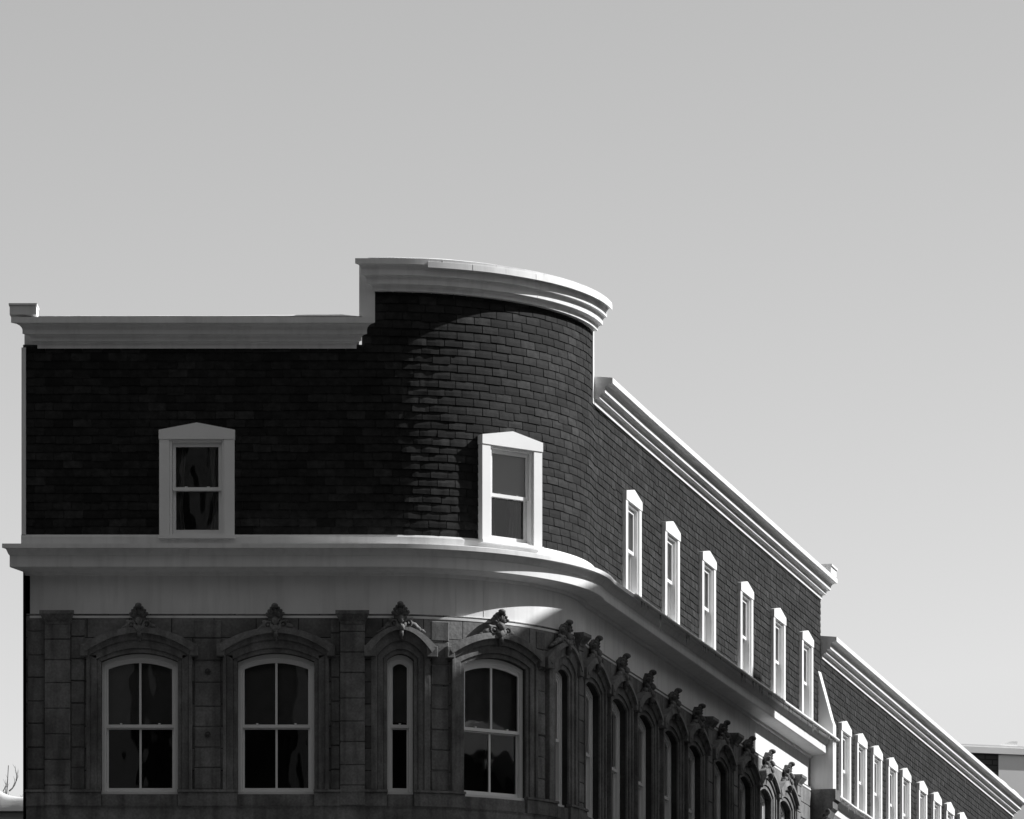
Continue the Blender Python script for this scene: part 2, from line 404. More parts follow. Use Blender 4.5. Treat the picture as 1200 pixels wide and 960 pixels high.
def room(b, hw, k0, k1, o0, o1):
    b.face([LOC(-hw, o1, k0), LOC(hw, o1, k0), LOC(hw, o1, k1), LOC(-hw, o1, k1)])
    b.face([LOC(-hw, o0, k0), LOC(-hw, o1, k0), LOC(-hw, o1, k1), LOC(-hw, o0, k1)])
    b.face([LOC(hw, o1, k0), LOC(hw, o0, k0), LOC(hw, o0, k1), LOC(hw, o1, k1)])
    b.face([LOC(-hw, o0, k0), LOC(hw, o0, k0), LOC(hw, o1, k0), LOC(-hw, o1, k0)])
    b.face([LOC(-hw, o1, k1), LOC(hw, o1, k1), LOC(hw, o0, k1), LOC(-hw, o0, k1)])
MW = mk_mansard_meshes()
MW['blind'] = None
def mansard_window(path, s, k, root, curtain=0, blind=False):
    fm = frame(path, s, 0, k)
    wdw = link(MW['window'], 'window', root, fm)
    for nm, key in (('upper_sash', 'upper_sash'), ('lower_sash', 'lower_sash'), ('pane', 'pane'), ('pane', 'pane_low'), ('curtain', 'curtain%d' % curtain), ('room_recess', 'room')):
        link(MW[key], nm, wdw, fm)
    if blind: b = MB(); b.box(LOC, -28, 28, -9.2, -8.4, 60, 113); link(b.mesh('window_blind', M['panel']), 'blind', wdw, fm)
# ---- arched window of the stone storey. local K: 0 = sill (K 700)
def mk_arched(hw, spring, rise, muntin):
    d = {}
    inn = lambda t: arc_pts(hw-t, spring, max(rise-t*.2, .5))
    def ring(b, t0, t1, k0, o0, o1):
        A = arc_pts(hw-t1, spring, rise-t1*.35); B = arc_pts(hw-t0, spring, rise) ; 
        B = [(x, k-t0) for x, k in B]; A = [(x, k-t1) for x, k in A]
        b.strip(LOC, A, B, o0, o1)
        b.box(LOC, -hw+t0, -hw+t1, o0, o1, k0, spring-t1); b.box(LOC, hw-t1, hw-t0, o0, o1, k0, spring-t1)
        # corner fill
        b.face([LOC(-hw+t0, o1, spring-t1), LOC(-hw+t1, o1, spring-t1), LOC(-hw+t0, o1, spring-t0)]); b.face([LOC(hw-t0, o1, spring-t1), LOC(hw-t0, o1, spring-t0), LOC(hw-t1, o1, spring-t1)])
    b = MB(); ring(b, 0.2, 4.0, 4, -28, -20); ring(b, 4.0, 5.2, 4, -28, -21.5); b.box(LOC, -hw-1.5, hw+1.5, -28, -17, 0.2, 3.8)
    d['window'] = b.mesh('arched_window_frame', M['frame'])
    mid = 81.0
    b = MB(); ring(b, 5.4, 7.6, mid, -25.5, -22.5); b.box(LOC, -hw+5.4, hw-5.4, -25.5, -22, mid-1.5, mid+2.2)
    if muntin: b.box(LOC, -1.3, 1.3, -25, -22.8, mid+2.2, spring+rise-8)
    d['upper_sash'] = b.mesh('upper_sash', M['frame'])
    b = MB(); b.box(LOC, -hw+5.4, -hw+7.6, -29, -26, 4, mid-1.5); b.box(LOC, hw-7.6, hw-5.4, -29, -26, 4, mid-1.5); b.box(LOC, -hw+7.6, hw-7.6, -29, -26, 4, 9); b.box(LOC, -hw+7.6, hw-7.6, -29, -26, mid-3, mid-1.6)
    if muntin: b.box(LOC, -1.3, 1.3, -28.7, -26.3, 9, mid-3)
    for u in ((-hw*.5, hw*.5) if muntin else (0,)): b.box(LOC, u-1.2, u+1.2, -26, -21.5, mid+2.3, mid+3.8)
    d['lower_sash'] = b.mesh('lower_sash', M['frame'])
    b = MB(); C = arc_pts(hw-6.5, spring, rise-2); C = [(x, k-6.5) for x, k in C]
    b.face([LOC(-hw+6.5, -24, mid), LOC(hw-6.5, -24, mid)]+[LOC(x, -24, k) for x, k in reversed(C)]); d['pane'] = b.mesh('window_pane', M['glass'])
    b = MB(); b.face([LOC(-hw+6.5, -27.5, 6), LOC(hw-6.5, -27.5, 6), LOC(hw-6.5, -27.5, mid-2), LOC(-hw+6.5, -27.5, mid-2)]); d['pane_low'] = b.mesh('window_pane', M['glass'])
    b = MB(); C = arc_pts(hw-4, spring, rise-2); kb = mid+4 if muntin else mid+8
    b.face([LOC(-hw+4, -33, kb), LOC(hw-4, -33, kb)]+[LOC(x, -33, k-2) for x, k in reversed(C)]); b.box(LOC, -hw+4, hw-4, -34.2, -32.2, kb-2, kb)
    d['blind'] = b.mesh('window_blind', M['blind'])
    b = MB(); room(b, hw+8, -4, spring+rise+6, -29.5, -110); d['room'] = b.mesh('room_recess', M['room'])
    return d
ARW = mk_arched(45, 156, 10, True); ARN = mk_arched(16, 158, 7, False)
K_SILL = 700
def arched_window(path, s, root, wide, dk=0):
    d = ARW if wide else ARN; fm = frame(path, s, 4.5, K_SILL+dk)
    wdw = link(d['window'], 'arched_window', root, fm)
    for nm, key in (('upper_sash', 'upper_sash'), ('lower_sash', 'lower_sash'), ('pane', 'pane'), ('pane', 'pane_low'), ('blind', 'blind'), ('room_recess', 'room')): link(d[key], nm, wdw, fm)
def mk_finial():
    b = MB(); f = LOC
    b.ell(f, (0, 0, 12), (9, 5.5, 11), amp=.25)
    for a in (-1.25, -.8, -.4, 0, .4, .8, 1.25):
        L = 12 if abs(a) < .5 else 11
        b.ell(f, (math.sin(a)*L*.62, 5-abs(a)*1.5, 11+math.cos(a)*L*.62), (2.4, 3.4, 5.6), a, 8, 6, .2)
        b.ell(f, (math.sin(a)*L*.9, 6.5-abs(a)*1.5, 12+math.cos(a)*L*.85), (2.3, 2.6, 2.3), a, 8, 5, .2)
    b.ell(f, (0, 8, 24), (4.2, 5, 3.6), amp=.2)
    for sg in (-1, 1):
        b.torus(f, (sg*9, 4, 1.5), 4.2, 1.9); b.ell(f, (sg*9, 4.5, 1.5), (2.2, 3.6, 2.2))
        b.ell(f, (sg*15.5, 1.5, 0), (7, 4, 3.8), sg*.5, 10, 6, .3); b.ell(f, (sg*21, 0, -4), (6, 3.6, 2.8), sg*.45, 10, 6, .3)
        b.ell(f, (sg*12, 3, 5), (4.5, 3.5, 3), -sg*.6, 8, 5, .3); b.ell(f, (sg*27, -1.5, -7), (4.5, 3, 2), sg*.35, 8, 5, .3)
        b.ell(f, (sg*4, 6, -1), (3, 3.4, 4.6), sg*.6, 8, 5, .2)
    b.ell(f, (0, 7.5, 6), (4.2, 4.5, 4.6), amp=.3); b.ell(f, (0, 6.5, -3), (4.6, 5, 5.5), amp=.3); b.ell(f, (0, 6.5, -11), (3.2, 4, 4.6), amp=.3); b.ell(f, (0, 5.5, -16), (1.9, 2.8, 2.6))
    return b.mesh('carved_crest', M['carved'], smooth=True)
FIN = mk_finial()
def stone_surround(f, path, s, root, wide, dk=0):
    hw = 45 if wide else 16
    c = [(45, 856, 10), (50, 858.5, 13), (58, 863, 18), (63, 866, 22), (68, 874, 21)] if wide else [(16, 858, 7), (21, 860, 10.5), (28, 863, 17), (36, 866, 26), (42, 873, 24)]
    C = [[(s+x, k+dk) for x, k in arc_pts(*q, n=16)] for q in c]
    b = MB(); wo = -8
    b.strip(f, C[0], C[1], wo, wo+2.2); b.strip(f, C[1], C[2], wo, wo+4.2); b.strip(f, C[2], C[3], wo, wo+6.5, wo+8); b.strip(f, C[3], C[4], wo, wo+12, wo+10.5)
    x = [q[0] for q in c]
    for sg in (-1, 1):
        def bx(a, b_, o, k0, k1): 
            p, q = sorted((s+sg*a, s+sg*b_)); b.bevbox(f, p, q, wo, wo+o, k0+dk, k1+dk, .5)
        bx(x[0]+.02, x[1], 2.2, 705, c[1][1]-.6); bx(x[1]+.05, x[2], 4.2, 705, c[2][1]); bx(x[2]+.05, x[3]-1, 6.5, 705, c[3][1])
        bx(x[2]+2, x[4]+1.2, 11, c[3][1]-5, c[4][1]+.5)
    o = part(b, 'window_surround', 'stone', root)
    v_ = random.uniform(.92, 1.06); link(FIN, 'carved_crest', o, frame(path, s, -4, (896 if wide else 898)+dk) @ Matrix.Rotation(random.uniform(-.05, .05), 4, 'Y') @ Matrix.Diagonal((v_*random.choice((-1, 1)), random.uniform(.95, 1.1), random.uniform(.92, 1.04), 1)))
    return o
def pilaster(f, s, hw, root, dk=0, kt=905, base=686):
    b = MB(); k = base
    while k < kt-6:
        k2 = min(k+random.choice((24, 27, 30)), kt-4); b.bevbox(f, s-hw, s+hw, -9, -8+6+random.uniform(-.3, .3), k+.5+dk, k2-.5+dk, .7); k = k2
    b.box(f, s-hw+.8, s+hw-.8, -9, -3.2, base+dk, kt-4+dk)
    o = part(b, 'pilaster', 'stone', root)
    b = MB(); ch = hw*1.06
    b.sweep(lambda a, o_, k: f(a, o_, k), [(-9, kt-6+dk), (-1, kt-6+dk), (-.5, kt-3+dk), (2, kt+dk), (5, kt+4+dk), (6, kt+5+dk), (6, kt+9+dk), (-9, kt+10+dk)], [s-hw-5, s+hw+5], lambda o_: s-hw-max(o_, -1)*.75-.8, lambda o_: s+hw+max(o_, -1)*.75+.8)
    c = part(b, 'capital', 'carved', o)
def piers(mbk, f, a, b, k0, k1, off=-8, dk=0):
    k = k0
    while k < k1-4:
        k2 = min(k+random.choice((24, 26, 28)), k1)
        if b-a > 45 and False: pass
        mbk.bevbox(f, a+.4, b-.4, off-1, off+1.4+random.uniform(-.5, .9), k+.6+dk, k2-.6+dk, .8); k = k2
def facade_stone(f, path, s0, s1, wins, pils, root, dk, fine=4, p1=True, kbot=-136):
    """wins: (s, wide)"""
    ops = [(s, 45 if wd else 16, 700+dk, (856 if wd else 858)+dk, 10 if wd else 7) for s, wd in wins]
    b = MB(); wall_sheet(b, f, s0, s1, kbot, 912+dk, -8, ops, 14, fine, p1); wl = part(b, 'stone_wall', 'ashlar', root)
    for s, wd in wins: stone_surround(f, path, s, root, wd, dk); arched_window(path, s, root, wd, dk)
    # block courses in the piers, sill course and string course
    edges = []
    for s, wd in wins: h = 64 if wd else 37; edges.append((s-h, s+h))
    pe = [(p-h, p+h) for p, h in pils]
    occ = sorted(edges+pe); b = MB(); cur = s0+1
    for a, c in occ+[(s1, s1)]:
        if a-cur > 7: piers(b, f, cur, a, 705, 905, dk=dk)
        cur = max(cur, c)
    part(b, 'pier_blocks', 'stone', wl)
    b = MB(); cur = s0
    for (s, wd) in list(wins)+[(None, None)]:
        hw = (45 if wd else 16) if s else 0; a = (s-hw) if s else s1
        n = max(1, int((a-cur)/8)) if p1 and a > L0 and cur < FIL_END else 1
        b.box(f, cur, a, -9, -3, 686+dk, 702+dk, n); b.box(f, cur-.6, a+.6, -9, -1.2, 702.2+dk, 705+dk, n)
        if s:
            n = max(1, int(2*hw/8)) if p1 and s > L0-40 and s < FIL_END+40 else 1
            b.box(f, s-hw+.7, s+hw-.7, -9, -6, 686+dk, 700+dk, n); cur = s+hw
    part(b, 'sill_course', 'stone', wl)
    b = MB(); b.sweep(f, [(-9, 600+dk), (-5.4, 600+dk), (-5.4, 683+dk), (-4, 685.8+dk), (-9, 685.8+dk)], stations(s0, s1, fine, 60, p1)); part(b, 'string_course', 'stone', wl)
    for p, h in pils: pilaster(f, p, h, root, dk)

# =================================================================== corner building
X0 = W(-573, 0, 0)
B1 = thing('corner_building', 'large corner building with dark shingled top floor, rounded raised corner and carved stone windows', 'building', (X0[0], X0[1], 0))
wins1 = [(136, 1), (296, 1), (443, 0), (567, 1), (685, 0), (808, 1), (956, 1), (1104, 1), (1256, 1), (1404, 1), (1572, 1), (1743, 1), (1887, 1), (2032, 1)]
pils1 = [(40, 15), (386, 14.5), (733, 9), (1488, 14), (1657, 14), (2122, 14)]
facade_stone(P1, path1, 3, END1, wins1, pils1, B1, 0)
# anchor plates in the pier
for k in (844, 770):
    b = MB(); cs = [(216+3.6*math.cos(i*math.pi/4), k+3.6*math.sin(i*math.pi/4)) for i in range(8)]
    b.prism(P1, cs, -8, -5.5); b.ell(P1, (216, -5.5, k), (1.8, 1.8, 1.8)); part(b, 'anchor_plate', 'metal', B1)
# frieze
b = MB(); b.sweep(P1, [(-20, 905), (-8.5, 905), (-8.5, 906.5), (-7.5, 907), (-7.5, 909.5), (-9.5, 910.5), (-9.5, 912), (-12, 913), (-12, 958), (-20, 958)], stations(7, END1, 4)); fr_ = part(b, 'frieze', 'paint', B1)
for s in (250, 514, 552, 900, 1200, 1500, 1800): b = MB(); b.box(P1, s-.35, s+.35, -12.5, -11.6, 914, 957); part(b, 'joint_strip', 'paint', fr_)
# belt cornice
b = MB(); bc0 = lambda o: 4-0.703*(o+12)
b.sweep(P1, belt_prof(), stations(4, END1+2, 3), cut0=bc0); BELT = part(b, 'belt_cornice', 'paint', B1)
b = MB(); b.sweep(P1, [(-2, 990.5), (2.8, 990.5), (3.2, 1000.5), (2, 1003), (-2, 1003)], stations(-2, END1, 4)); part(b, 'base_board', 'paint', B1)
# gutter pipe along the drip edge
b = MB(); pts = [P1(s, 26.5+.3*math.sin(s*.01), 987.3) for s in stations(905, END1+10, 4, 30)]; b.tube(pts, 2.3*U, 8); gp = part(b, 'gutter_pipe', 'paint', B1, smooth=True)
rnd = random.Random(5)
ics = [(rnd.uniform(940, 2270), rnd.uniform(3, 9)) for i in range(26)]+[(1050, 22), (1205, 16), (1222, 8), (1560, 15), (1900, 15), (1700, 13)]+[(rnd.uniform(2040, 2270), rnd.uniform(8, 16)) for i in range(12)]+[(rnd.uniform(1560, 1800), rnd.uniform(5, 13)) for i in range(9)]
for s, L in ics:
    b = MB(); n = 5; j = [rnd.uniform(-.25, .25) for _ in range(6)]
    b.tube([P1(s+j[i]*.6, 26+j[i]*.3, 986-L*i/n) for i in range(n+1)], [max(.12, (1.15-1.1*i/n)*(.7+L/30))*U for i in range(n+1)], 6); part(b, 'icicle', 'ice', BELT, smooth=True)

# mansard wall
mw1 = [204, 581, 987, 1213, 1442, 1696, 1932, 2147]
T0, T1 = 397.0, 772.0
def top1(s):
    if s < T0+7: return 1224
    if s < T1: return 1296
    return 1203
ops = [(s, 32, 1000, 1114, 0) for s in mw1]
b = MB()
wall_sheet(b, P1, 0, T0, 988, 1226, 0, ops[:1], 12, 4); wall_sheet(b, P1, T0, T1+10, 988, 1300, 0, ops[1:2], 12, 4); wall_sheet(b, P1, T1+10, END1, 988, 1204, 0, ops[2:], 12, 4)
MWALL = part(b, 'mansard_wall', 'roofing', B1)
def curl1(s, k):
    t = max(0, 1-abs(s-455)/75.0)
    return 1.0*t*(.35+max(0, noise.noise(Vector((s*.035, k*.11, 7)))+.35))+.1
b = MB(); shingles(b, P1, 4, END1-1, 1003.2, top1, [(s, 38, 998, 1122) for s in mw1], curl1)
part(b, 'shingle_cladding', 'shingle', MWALL)
b = MB(); b.box(P1, -1.5, 3.5, -1, 3.4, 1003.2, 1222); part(b, 'corner_board', 'paint', B1)
for i, s in enumerate(mw1): mansard_window(path1, s, 998, B1, (0, 1, 2, 1, 2, 2, 1, 2)[i], i == 1)
# raised parapet behind the rounded cornice
b = MB(); b.sweep(P1, [(-34, 1190), (-1.5, 1190), (-1.5, 1320), (-34, 1320)], stations(T0, T1+7, 6)); part(b, 'parapet', 'paint', B1)
b = MB(); b.box(P1, T0-3, T0+15.5, -36, 4, 1252, 1319); part(b, 'end_board', 'paint', B1)
b = MB(); b.box(P1, T1-1, T1+8, -36, 2.4, 1200, 1319); part(b, 'end_board', 'paint', B1)
# cornices
b = MB(); b.sweep(P1, cornice_prof(1221), [0, 100, 200, 300, 388], lambda o: 21-1.3*max(o, 0), lambda o: 388+max(o, 0)); c_l = part(b, 'roof_cornice', 'paint', B1)
b = MB(); b.box(P1, -13, 18, 0, 26, 1255.6, 1266); b.box(P1, -14, 19, -1, 27.5, 1266.2, 1268.5); part(b, 'end_block', 'paint', c_l)
b = MB(); b.sweep(P1, round_prof(1289.5), stations(419, T1, 3), lambda o: 419-1.16*max(o, 0), lambda o: T1+max(o, 0)*.12); c_t = part(b, 'roof_cornice', 'paint', B1)
b = MB(); b.sweep(P1, cornice_prof(1200), [T1+8, 1000, 1400, 1800, 2200, END1+1], lambda o: T1+8, lambda o: END1+1+max(o, 0)*.35); c_r = part(b, 'roof_cornice', 'paint', B1)
b = MB(); b.box(P1, 2238, 2284, 4, 24, 1234, 1244); b.box(P1, 2236, 2286, 3, 26, 1244.2, 1247); part(b, 'end_block', 'paint', c_r)
for cz, k0, ss in ((c_l, 1221, (92, 171, 262, 341)), (c_r, 1200, (870, 1010, 1180, 1330, 1490, 1650, 1820, 1990, 2140)), (c_t, 1289.5, (486, 548, 612, 676, 733))):
    for s in ss:
        b = MB(); b.sweep(P1, [(o+(.25 if o > 0 else 0), k+(-.12 if i < 12 else .1)) for i, (o, k) in enumerate((round_prof if cz is c_t else cornice_prof)(k0))], [s, s+.55]); part(b, 'joint_strip', 'paint', cz)
# lapped metal flashing on the rounded fascia
b = MB()
for i, (a, c) in enumerate([(470, 520), (520, 560), (560, 600), (600, 660), (660, 720), (720, 773)]): b.sweep(P1, [(24.9, 1312.4+i*.0), (25.7+.25*(i % 2), 1312.2), (25.5+.25*(i % 2), 1319.0), (24.9, 1319.2)], stations(a, c-.4, 3))
part(b, 'fascia_flashing', 'paint', c_t)
b = MB(); b.tube([P1(505, 3, 1290), P1(505, 3.5, 1285)], .5*U, 6); b.ell(P1, (505, 3.5, 1284), (1, 1, 1.2)); part(b, 'hook', 'metal', c_t)
# roof, rear and side walls
foot = [path1(s)[:2] for s in stations(0, END1-2, 12, 200)]
ex, ey, ea = path1(END1-2)
back = [(ex-930, ey+238), (-572.5, 1750)]
b = MB(); b.face([W(x, y, 1214) for x, y in [path1(s, -6)[:2] for s in stations(1, END1-3, 12, 200)]+back]); part(b, 'roof', 'roofing', B1)
pts = [(ex, ey)]+back+[(-573, -.0)]
b = MB()
for (x0, y0), (x1, y1) in zip(pts, pts[1:]):
    L = math.hypot(x1-x0, y1-y0)*U; b.face([W(x0, y0, -136), W(x1, y1, -136), W(x1, y1, 1226), W(x0, y0, 1226)], uv=[(0, 0), (L, 0), (L, 17), (0, 17)])
part(b, 'brick_wall', 'brick', B1)
b = MB(); b.face([P1(0, -1, 1190), P1(0, -34, 1190), P1(0, -34, 1222), P1(0, -1, 1222)]); b.sweep(P1, [(-30, 1205), (-6, 1205), (-6, 1255), (-30, 1255)], [1, T0-4]); b.sweep(P1, [(-30, 1205), (-6, 1205), (-6, 1233), (-30, 1233)], [T1+14, END1-1]); part(b, 'parapet', 'paint', B1)
# wing at the party line and stone bracket under it
def offprism(mb, f, poly, s0, s1):          # polygon in (off,k) pushed along s
    mb.sweep(f, poly, [s0, s1])
b = MB(); offprism(b, P1, [(-11, 909), (24, 909), (24, 1008), (21, 1016), (0.5, 1092), (-2, 1092), (-11, 1000)], END1-22, END1+4); part(b, 'party_wing', 'paint', B1)
b = MB(); offprism(b, P1, [(-12, 800), (-4, 812), (2, 836), (6, 852), (18, 866), (22, 876), (26, 880), (26, 890), (30, 893), (30, 908.5), (-12, 908.5)], END1-34, END1+8)
for k in range(3): b.torus(lambda u, o, kk: P1(END1-36-o*.5, 4+u, 862+kk), (4+5*k, 0, 6*k), 3.5, 1.6, 12, 6)
part(b, 'stone_bracket', 'stone', B1)

# =================================================================== lower neighbour down the street
DK = -84.0
p = P2(0, 0, 0)
B2 = thing('row_building', 'long lower shingled row building stepping down the street beyond the corner building', 'building', (p[0], p[1], 0))
def s2_of(px, off=0):
    lo, hi = 0, 4000
    for _ in range(50):
        m_ = (lo+hi)/2; x, y, a = path2(m_, off)
        if 600+x*F/(F+y) < px: lo = m_
        else: hi = m_
    return lo
END2 = s2_of(1186)
mw2 = [s2_of(x) for x in (987.3, 1006, 1024.3, 1042.3, 1058.2, 1077.8, 1094.5, 1109.8, 1125)]
s = mw2[-1]+145
while s < END2-60: mw2.append(s); s += 143
w2 = []; s = 70
while s < END2-70: w2.append((s, 1)); s += 150
facade_stone(P2, path2, 0.5, END2, w2, [(END2-16, 12)], B2, DK, p1=False)
b = MB(); b.sweep(P2, [(-20, 905+DK), (-8.5, 905+DK), (-8.5, 906.5+DK), (-7.5, 907+DK), (-7.5, 909.5+DK), (-12, 913+DK), (-12, 958+DK), (-20, 958+DK)], [1, END2]); part(b, 'frieze', 'paint', B2)
b = MB(); b.sweep(P2, belt_prof(DK), [5, END2]); belt2 = part(b, 'belt_cornice', 'paint', B2)
b = MB(); b.sweep(P2, [(-2, 990.5+DK), (2.8, 990.5+DK), (3.2, 1000.5+DK), (2, 1003+DK), (-2, 1003+DK)], [1, END2]); part(b, 'base_board', 'paint', B2)
b = MB(); b.tube([P2(s, 27, 986+DK+.6*math.sin(s*.03)) for s in range(2, int(END2), 25)], 2.3*U, 8); part(b, 'gutter_pipe', 'paint', B2, smooth=True)
for s in (30, 70, 95, 150, 165, 240, 300, 380):
    b = MB(); L = rnd.uniform(5, 13); b.tube([P2(s, 27, 984+DK-L*i/4) for i in range(5)], [max(.12, 1.1-i*.27)*U for i in range(5)], 6); part(b, 'icicle', 'ice', belt2, smooth=True)
KC2 = 1113.5
b = MB(); wall_sheet(b, P2, 0, END2, 990+DK, KC2+4, 0, [(s, 32, 909, 1023, 0) for s in mw2], 12, 60, False); mwall2 = part(b, 'mansard_wall', 'roofing', B2)
b = MB(); shingles(b, P2, 0.5, END2-1, 1003.2+DK, lambda s: KC2+3, [(s, 38, 907, 1031) for s in mw2]); part(b, 'shingle_cladding', 'shingle', mwall2)
for i, s in enumerate(mw2): mansard_window(path2, s, 907, B2, (2, 1, 2, 2, 1)[i % 5])
b = MB(); b.sweep(P2, cornice_prof(KC2-2), [3, 500, 1000, 1500, END2], None, lambda o: END2+max(o, 0)); cc = part(b, 'roof_cornice', 'paint', B2)
b = MB(); b.sweep(P2, [(-30, KC2-12), (-6, KC2-12), (-6, KC2+30), (-30, KC2+30)], [1, END2-1]); part(b, 'parapet', 'paint', B2)
q0, q1 = path2(1)[:2], path2(END2)[:2]
bk = [(q1[0]-930, q1[1]+230), (q0[0]-930, q0[1]+230)]
b = MB(); b.face([W(x, y, KC2+8) for x, y in (q0, q1, bk[0], bk[1])]); part(b, 'roof', 'roofing', B2)
b = MB()
for (x0, y0), (x1, y1) in zip([q1]+bk, bk+[q0]):
    L = math.hypot(x1-x0, y1-y0)*U; b.face([W(x0, y0, -136), W(x1, y1, -136), W(x1, y1, KC2+8), W(x0, y0, KC2+8)], uv=[(0, 0), (L, 0), (L, 16), (0, 16)])
part(b, 'brick_wall', 'brick', B2)

# =================================================================== snow
def snow_strip(name, f, s0, s1, o0, o1, k, h, step, label, cat='snow', p1=True, sc=.02, cut0=None):
    b = MB(); st = [s0+(s1-s0)*i/int((s1-s0)/step) for i in range(int((s1-s0)/step)+1)]; prof = []
    for i, s in enumerate(st):
        e = min(1, min(s-s0, s1-s)/25.0); hh = h*(.45+.9*max(0, noise.noise(Vector((s*sc, k*.1, 3)))+.35))*e+.15
        ring = []
        for j in range(7):
            t = j/6; o = o0+(o1-o0)*t; ring.append((o+noise.noise(Vector((s*.08, j, 0)))*.5, k+.3+hh*math.sin(math.pi*min(1, .12+t*.94))**.6 if 0 < j < 6 else k-.2))
        prof.append([f(s, a, c) for a, c in ring])
    for r0, r1 in zip(prof, prof[1:]):
        for j in range(6): b.face([r0[j], r1[j], r1[j+1], r0[j+1]])
        b.face([r0[0], r0[6], r1[6], r1[0]])
    o = link(b.mesh(name, M['snow'], smooth=True), name); tag(o, label, cat, 'stuff'); return o
snow_strip('snow', P1, 20, 398, -4, 24, 1254.3, 3.6, 6, 'thin snow lying on top of the flat left cornice')
snow_strip('snow', P1, 405, T1+8, -6, 22, 1323.0, 3.0, 4, 'thin bright snow along the top of the raised curved cornice')
snow_strip('snow', P1, T1+14, 2230, 0, 22, 1233.4, 1.5, 12, 'thin snow on top of the long street side cornice of the corner building')
snow_strip('snow', P2, 8, END2-330, 0, 22, KC2+31, 1.6, 12, 'snow dusting along the lower neighbour building cornice', p1=False)
snow_strip('snow', P2, END2-340, END2+24, -14, 22, KC2+31, 17, 8, 'lumpy snow bank at the far end of the lower cornice', p1=False, sc=.012)
snow_strip('snow', P1, 470, 870, 4, 22, 989.5, 1.2, 4, 'narrow snow line on the ledge below the corner window')

# =================================================================== far building at right
fx = lambda px, r: (px-600)*r
RR = 2.2
def PF(a, off, k):      # a in units along its face, turned a little to the sun
    c, s_ = math.cos(math.radians(17)), math.sin(math.radians(17))
    x0, y0 = fx(1120, RR), (RR-1)*F
    return W(x0+a*c+off*s_, y0+a*s_-off*c, k)
kt = (HZ-873)*RR
pp = PF(0, 0, 0)
FB = thing('flat_roofed_building', 'distant flat roofed building with dark brick and a pale panel at the right edge', 'building', (pp[0], pp[1], 0))
b = MB(); L = 118
b.face([PF(-60, 0, -136), PF(L, 0, -136), PF(L, 0, kt-20), PF(-60, 0, kt-20)], uv=[(0, 0), (2.2, 0), (2.2, 20), (0, 20)])
b.face([PF(-60, -500, -136), PF(-60, 0, -136), PF(-60, 0, kt-20), PF(-60, -500, kt-20)], uv=[(0, 0), (6, 0), (6, 20), (0, 20)]); part(b, 'brick_wall', 'brick', FB)
b = MB(); b.box(PF, L+.1, 420, -500, 3, -136, kt-20.2); part(b, 'pale_wall', 'panel', FB)
b = MB(); b.box(PF, -72, 440, -500, 12, kt-19.8, kt-4); fb = part(b, 'roof_fascia', 'panel', FB)
b = MB(); b.box(PF, -70, 438, -498, 10, kt-4, kt+2, 6); b.prism(PF, [(120, kt+2), (170, kt+2), (170, kt+15), (150, kt+14)], -60, 5); part(b, 'snow_cap', 'snow', FB)

# =================================================================== snowy house at lower left
HR = 1.35
hx0, hx1 = fx(-70, HR), fx(48, HR); hy = (HR-1)*F
NB = thing('snowy_roof_house', 'low house with thick snow on its roof at the lower left edge', 'house', W(hx0, hy, -136)[:2]+(0,))
def PH(a, off, k): return W(a, hy-off, k)
kr = (HZ-925)*HR; ke = (HZ-947)*HR
b = MB(); b.box(PH, hx0, hx1, -500, 0, -136, ke-6); part(b, 'wall', 'panel', NB)
b = MB(); b.face([PH(hx0-10, 16, ke-8), PH(hx1+10, 16, ke-8), PH(hx1+10, 16, ke), PH(hx0-10, 16, ke)])
b.prism(lambda a, o, k: PH(a, o, k), [(hx0-10, ke-8), (hx1+10, ke-8), (hx1+10, ke), (hx0-10, ke)], -510, 18); part(b, 'eave', 'concrete', NB)
b = MB(); g = []
for i in range(25):
    row = []
    for j in range(9):
        a = hx0-12+(hx1-hx0+24)*i/24; t = j/8; x = a/HR+600
        h = ke+.5+(17+15*math.exp(-((x+14)/17.0)**2)+2.5*noise.noise(Vector((a*.03, j*.3, 0))))*HR*math.sin(math.pi*(.04+.92*t))**.5*(1 if j not in (0, 8) else .05)
        row.append(PH(a, 20-15*t, h-8))
    g.append(row)
for i in range(24):
    for j in range(8): b.face([g[i][j], g[i+1][j], g[i+1][j+1], g[i][j+1]])
part(b, 'snow_layer', 'snow', NB, smooth=True)
# bare tree behind it
TR = thing('bare_tree', 'thin leafless treetop poking above the snowy roof at lower left', 'tree', W(fx(11, 1.5), .5*F, -136)[:2]+(0,))
b = MB(); rt = random.Random(11); tx, ty = fx(11, 1.5)*U, (1.5*F)*U
H = EYE+(HZ-897)*1.5*U
b.tube([(tx+.1*math.sin(z*.8), ty, z) for z in [H*i/12 for i in range(13)]], [.10*(1-i/12.2)**1.5+.008 for i in range(13)], 7); trunk = part(b, 'trunk', 'bark', TR)
b = MB()
def br_(p, d, L, r, dep):
    pts = [p]; q = Vector(p); d = Vector(d)
    for i in range(4):
        d = (d+Vector((rt.uniform(-.2, .2), rt.uniform(-.2, .2), rt.uniform(0, .25)))).normalized(); q = q+d*L/4; pts.append(tuple(q))
    b.tube(pts, [r*(1-.2*i) for i in range(5)], 5)
    if dep: 
        for i in (1, 2, 3, 4):
            br_(pts[i], (d+Vector((rt.uniform(-.8, .8), rt.uniform(-.8, .8), rt.uniform(0, .5)))).normalized(), L*.5, r*.5, dep-1)
for i in range(16):
    z = H*(.72+.26*i/16); a = rt.uniform(0, 6.28); br_((tx, ty, z), (math.cos(a)*.7, math.sin(a)*.7, .6), 1.3*(1.25-i/16), .02, 2)
part(b, 'branches', 'bark', TR)

